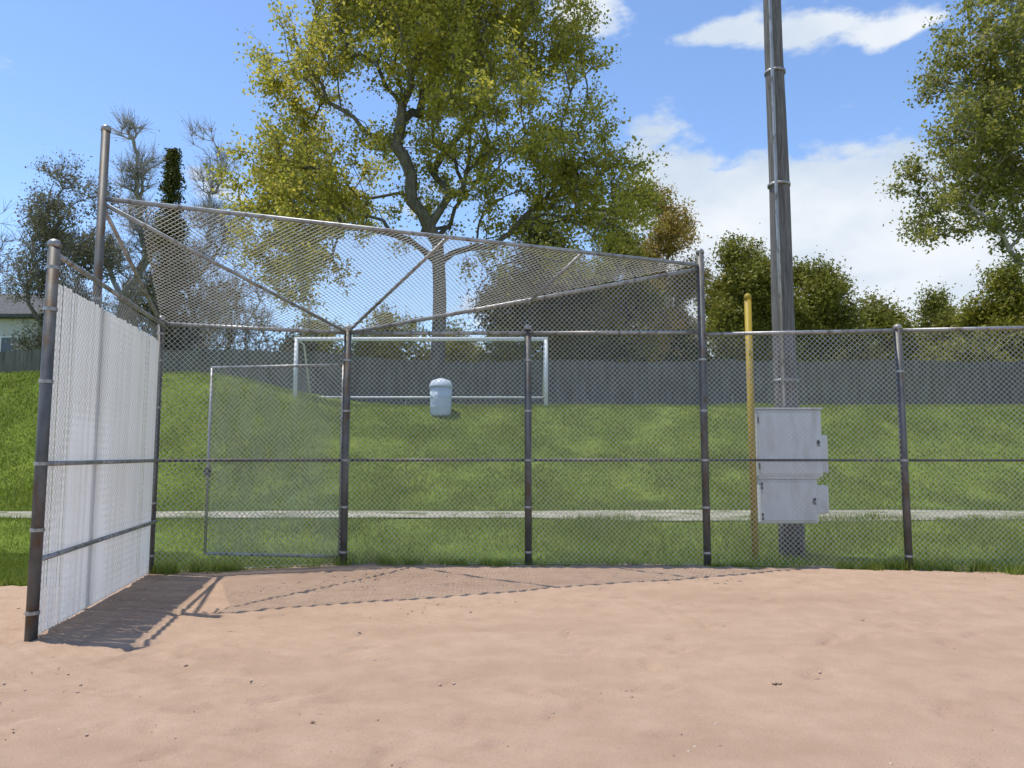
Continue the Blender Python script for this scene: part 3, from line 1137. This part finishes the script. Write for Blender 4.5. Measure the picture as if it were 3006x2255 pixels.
# left group
crown_tree('bare_tree', 'olive brown nearly bare tree at far left behind the slatted fence', 78, 158, 100, 372, 46, 460, 31, .22, M['leaf_grey'], .14, 70, M['bark_grey'], .15, .15, twigs=6, tl=1.1, twr=.016)
crown_tree('bare_tree', 'tall pale bare tree rising right of the thin steel post at left', 138, 112, 66, 372, 54, 420, 32, .42, M['leaf_grey'], .12, 10, M['bark_pale'], .12, .3, twigs=9, tl=1.3, twr=.018)
crown_tree('bare_tree', 'pale bare tree touching the left side of the big yellow green tree', 212, 116, 75, 372, 58, 420, 33, .25, M['leaf_grey'], .12, 10, M['bark_pale'], .12, .3, twigs=9, tl=1.3, twr=.018)
crown_tree('bare_tree', 'bluish grey bare tree at the left edge above the house', 8, 200, 80, 372, 62, 260, 34, .2, None, 0, 0, M['bark_grey'], .2, twigs=7, tl=1.3, twr=.018)
crown_tree('bare_tree', 'low grey bare thicket tree between the slatted fence and the big tree', 185, 226, 115, 372, 44, 620, 35, .18, M['leaf_grey'], .12, 14, M['bark_grey'], .08, .3, twigs=9, tl=.9, twr=.014)
crown_tree('bare_tree', 'small grey bare tree in the gap just right of the slatted fence', 245, 262, 80, 372, 42, 300, 36, .15, M['leaf_grey'], .12, 14, M['bark_grey'], .08, .3, twigs=7, tl=.8, twr=.012)


def conifer(name, label, px_, top, wpx, d, seed):
    x, y, z = at(px_, top, d)
    zb = float(terrain(x, d))
    h = z - zb
    w = wpx * d / 745 / 2
    t = thing(name, label, 'tree', (x, d, zb))
    MB().tube([(0, 0, -.2), (0, 0, h * .5), (0, 0, h * .97)], [.2, .12, .02], 8).build('trunk', M['bark'], t, True)
    R = np.random.RandomState(seed)
    Pn = []
    for k in range(360):
        a0 = k % 3
        tz = .06 + .94 * R.rand() ** 1.1
        r = w * (1 - tz) ** .68 * R.uniform(.5, 1.25) * (1 + .3 * math.sin(tz * 17 + a0)) + .1
        a = R.rand() * 6.283
        s = R.rand(80, 1) ** .7
        tip = np.array([math.cos(a) * r, math.sin(a) * r, h * tz - r * .25])
        root = np.array([0, 0, h * tz])
        Pn.append(root + (tip - root) * s + R.normal(0, .16, (80, 3)))
    v, f = leaf_quads(np.concatenate(Pn), .15, R, .5, True)
    link('crown', np_mesh('crown', v, f), t, M['leaf_dark'])
    return t


conifer('conifer_tree', 'narrow dark conifer between the pale bare trees at left', 174, 150, 62, 43, 51)

# behind the big tree, right
crown_tree('evergreen_tree', 'broad dark evergreen behind the overhang right of the big trunk', 540, 200, 120, 372, 46, 260, 41, .25, M['leaf_dark'], .18, 200, M['bark'], .12, twigs=4, spread=1.1)
crown_tree('leafy_tree', 'olive leafy tree between the broad dark evergreen and the orange brown tree', 612, 208, 85, 372, 48, 200, 42, .25, M['leaf_mid'], .18, 200, M['bark'], .12, twigs=4, spread=1.1)
crown_tree('budding_tree', 'orange brown budding tree to the right of the dark evergreens', 664, 186, 84, 372, 52, 300, 43, .22, M['leaf_orange'], .15, 170, M['bark_grey'], .15, twigs=5, spread=.9)
crown_tree('leafy_tree', 'dense dark green rounded tree directly behind the yellow post', 748, 243, 92, 372, 42, 300, 44, .25, M['leaf_mid'], .17, 250, M['bark'], .1, twigs=4, spread=1.0)
crown_tree('leafy_tree', 'rounded olive green tree just right of the timber pole', 816, 264, 76, 372, 44, 240, 45, .22, M['leaf_mid'], .17, 240, M['bark'], .1, twigs=4, spread=1.0)
crown_tree('leafy_tree', 'low olive tree in the dip of the skyline right of the timber pole', 885, 303, 80, 372, 48, 200, 46, .2, M['leaf_mid'], .17, 230, M['bark'], .1, twigs=4, spread=1.0)
crown_tree('leafy_tree', 'low dark olive tree second from the right edge', 945, 296, 80, 372, 50, 200, 47, .2, M['leaf_mid'], .17, 230, M['bark'], .1, twigs=4, spread=1.0)
crown_tree('leafy_tree', 'bright yellow green low tree at the right edge under the tall loose tree', 1012, 268, 90, 372, 44, 240, 48, .22, M['leaf_lime'], .17, 240, M['bark'], .1, twigs=4, spread=1.0)
crown_tree('leafy_tree', 'low olive tree left of the big trunk behind the overhang', 395, 312, 90, 372, 44, 200, 49, .22, M['leaf_mid'], .18, 70, M['bark'], .1, twigs=4, spread=1.0)
# shrubs just in front of and above the board fence
bush_px = [(300, 338, 70, 'leaf_grey', 'grey green bush against the board fence behind the left end of the goal'),
           (372, 334, 60, 'leaf_mid', 'olive bush against the board fence left of the big trunk'),
           (505, 336, 70, 'leaf_mid', 'olive bush against the board fence right of the big trunk'),
           (600, 330, 90, 'leaf_dark', 'dark bush against the board fence right of the goal'),
           (690, 336, 70, 'leaf_dark', 'dark bush against the board fence left of the yellow post'),
           (860, 338, 80, 'leaf_dark', 'dark bush against the board fence right of the timber pole'),
           (960, 334, 80, 'leaf_mid', 'olive bush against the board fence near the right edge')]
for k, (a, b_, c, mm, lb) in enumerate(bush_px):
    crown_tree('bush', lb, a, b_, c, 372, 33.5 + (k % 3) * .8, 130, 60 + k, .06, M[mm], .15, 90, M['bark_grey'], .05, twigs=4, spread=.6, tl=.4, twr=.006, cat='bush')

# clods of dry dirt scraped loose on the infield
R = np.random.RandomState(77)
n = 1500
cx_, cy_ = R.uniform(-7, 7.5, n), 3.2 + 6.6 * R.rand(n)
keep = vnoise(cx_, cy_, .8) + .35 * R.rand(n) > .80
cx_, cy_ = cx_[keep], cy_[keep]
n = len(cx_)
sz = 0.006 + 0.016 * R.rand(n) ** 3
V = oct_v[None] * sz[:, None, None] * R.uniform(.55, 1.4, (n, 6, 1)) + np.stack([cx_, cy_, np.full(n, .030)], -1)[:, None]
F = oct_f[None] + (np.arange(n) * 6)[:, None, None]
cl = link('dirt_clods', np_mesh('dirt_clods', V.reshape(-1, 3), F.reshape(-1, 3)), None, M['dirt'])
cl['kind'] = 'stuff'

for k, (a, b_, c, d, lb) in enumerate([(455, 326, 66, 58, 'far olive tree seen just right of the big trunk base beyond the board fence'),
                                    (322, 318, 90, 60, 'far olive tree behind the left end of the goal beyond the board fence'),
                                    (655, 300, 90, 62, 'far olive tree behind the right end of the overhang')]):
    crown_tree('leafy_tree', lb, a, b_, c, 372, d, 170, 90 + k, .2, M['leaf_mid'], .22, 110, M['bark'], .05, twigs=4, spread=1.1)
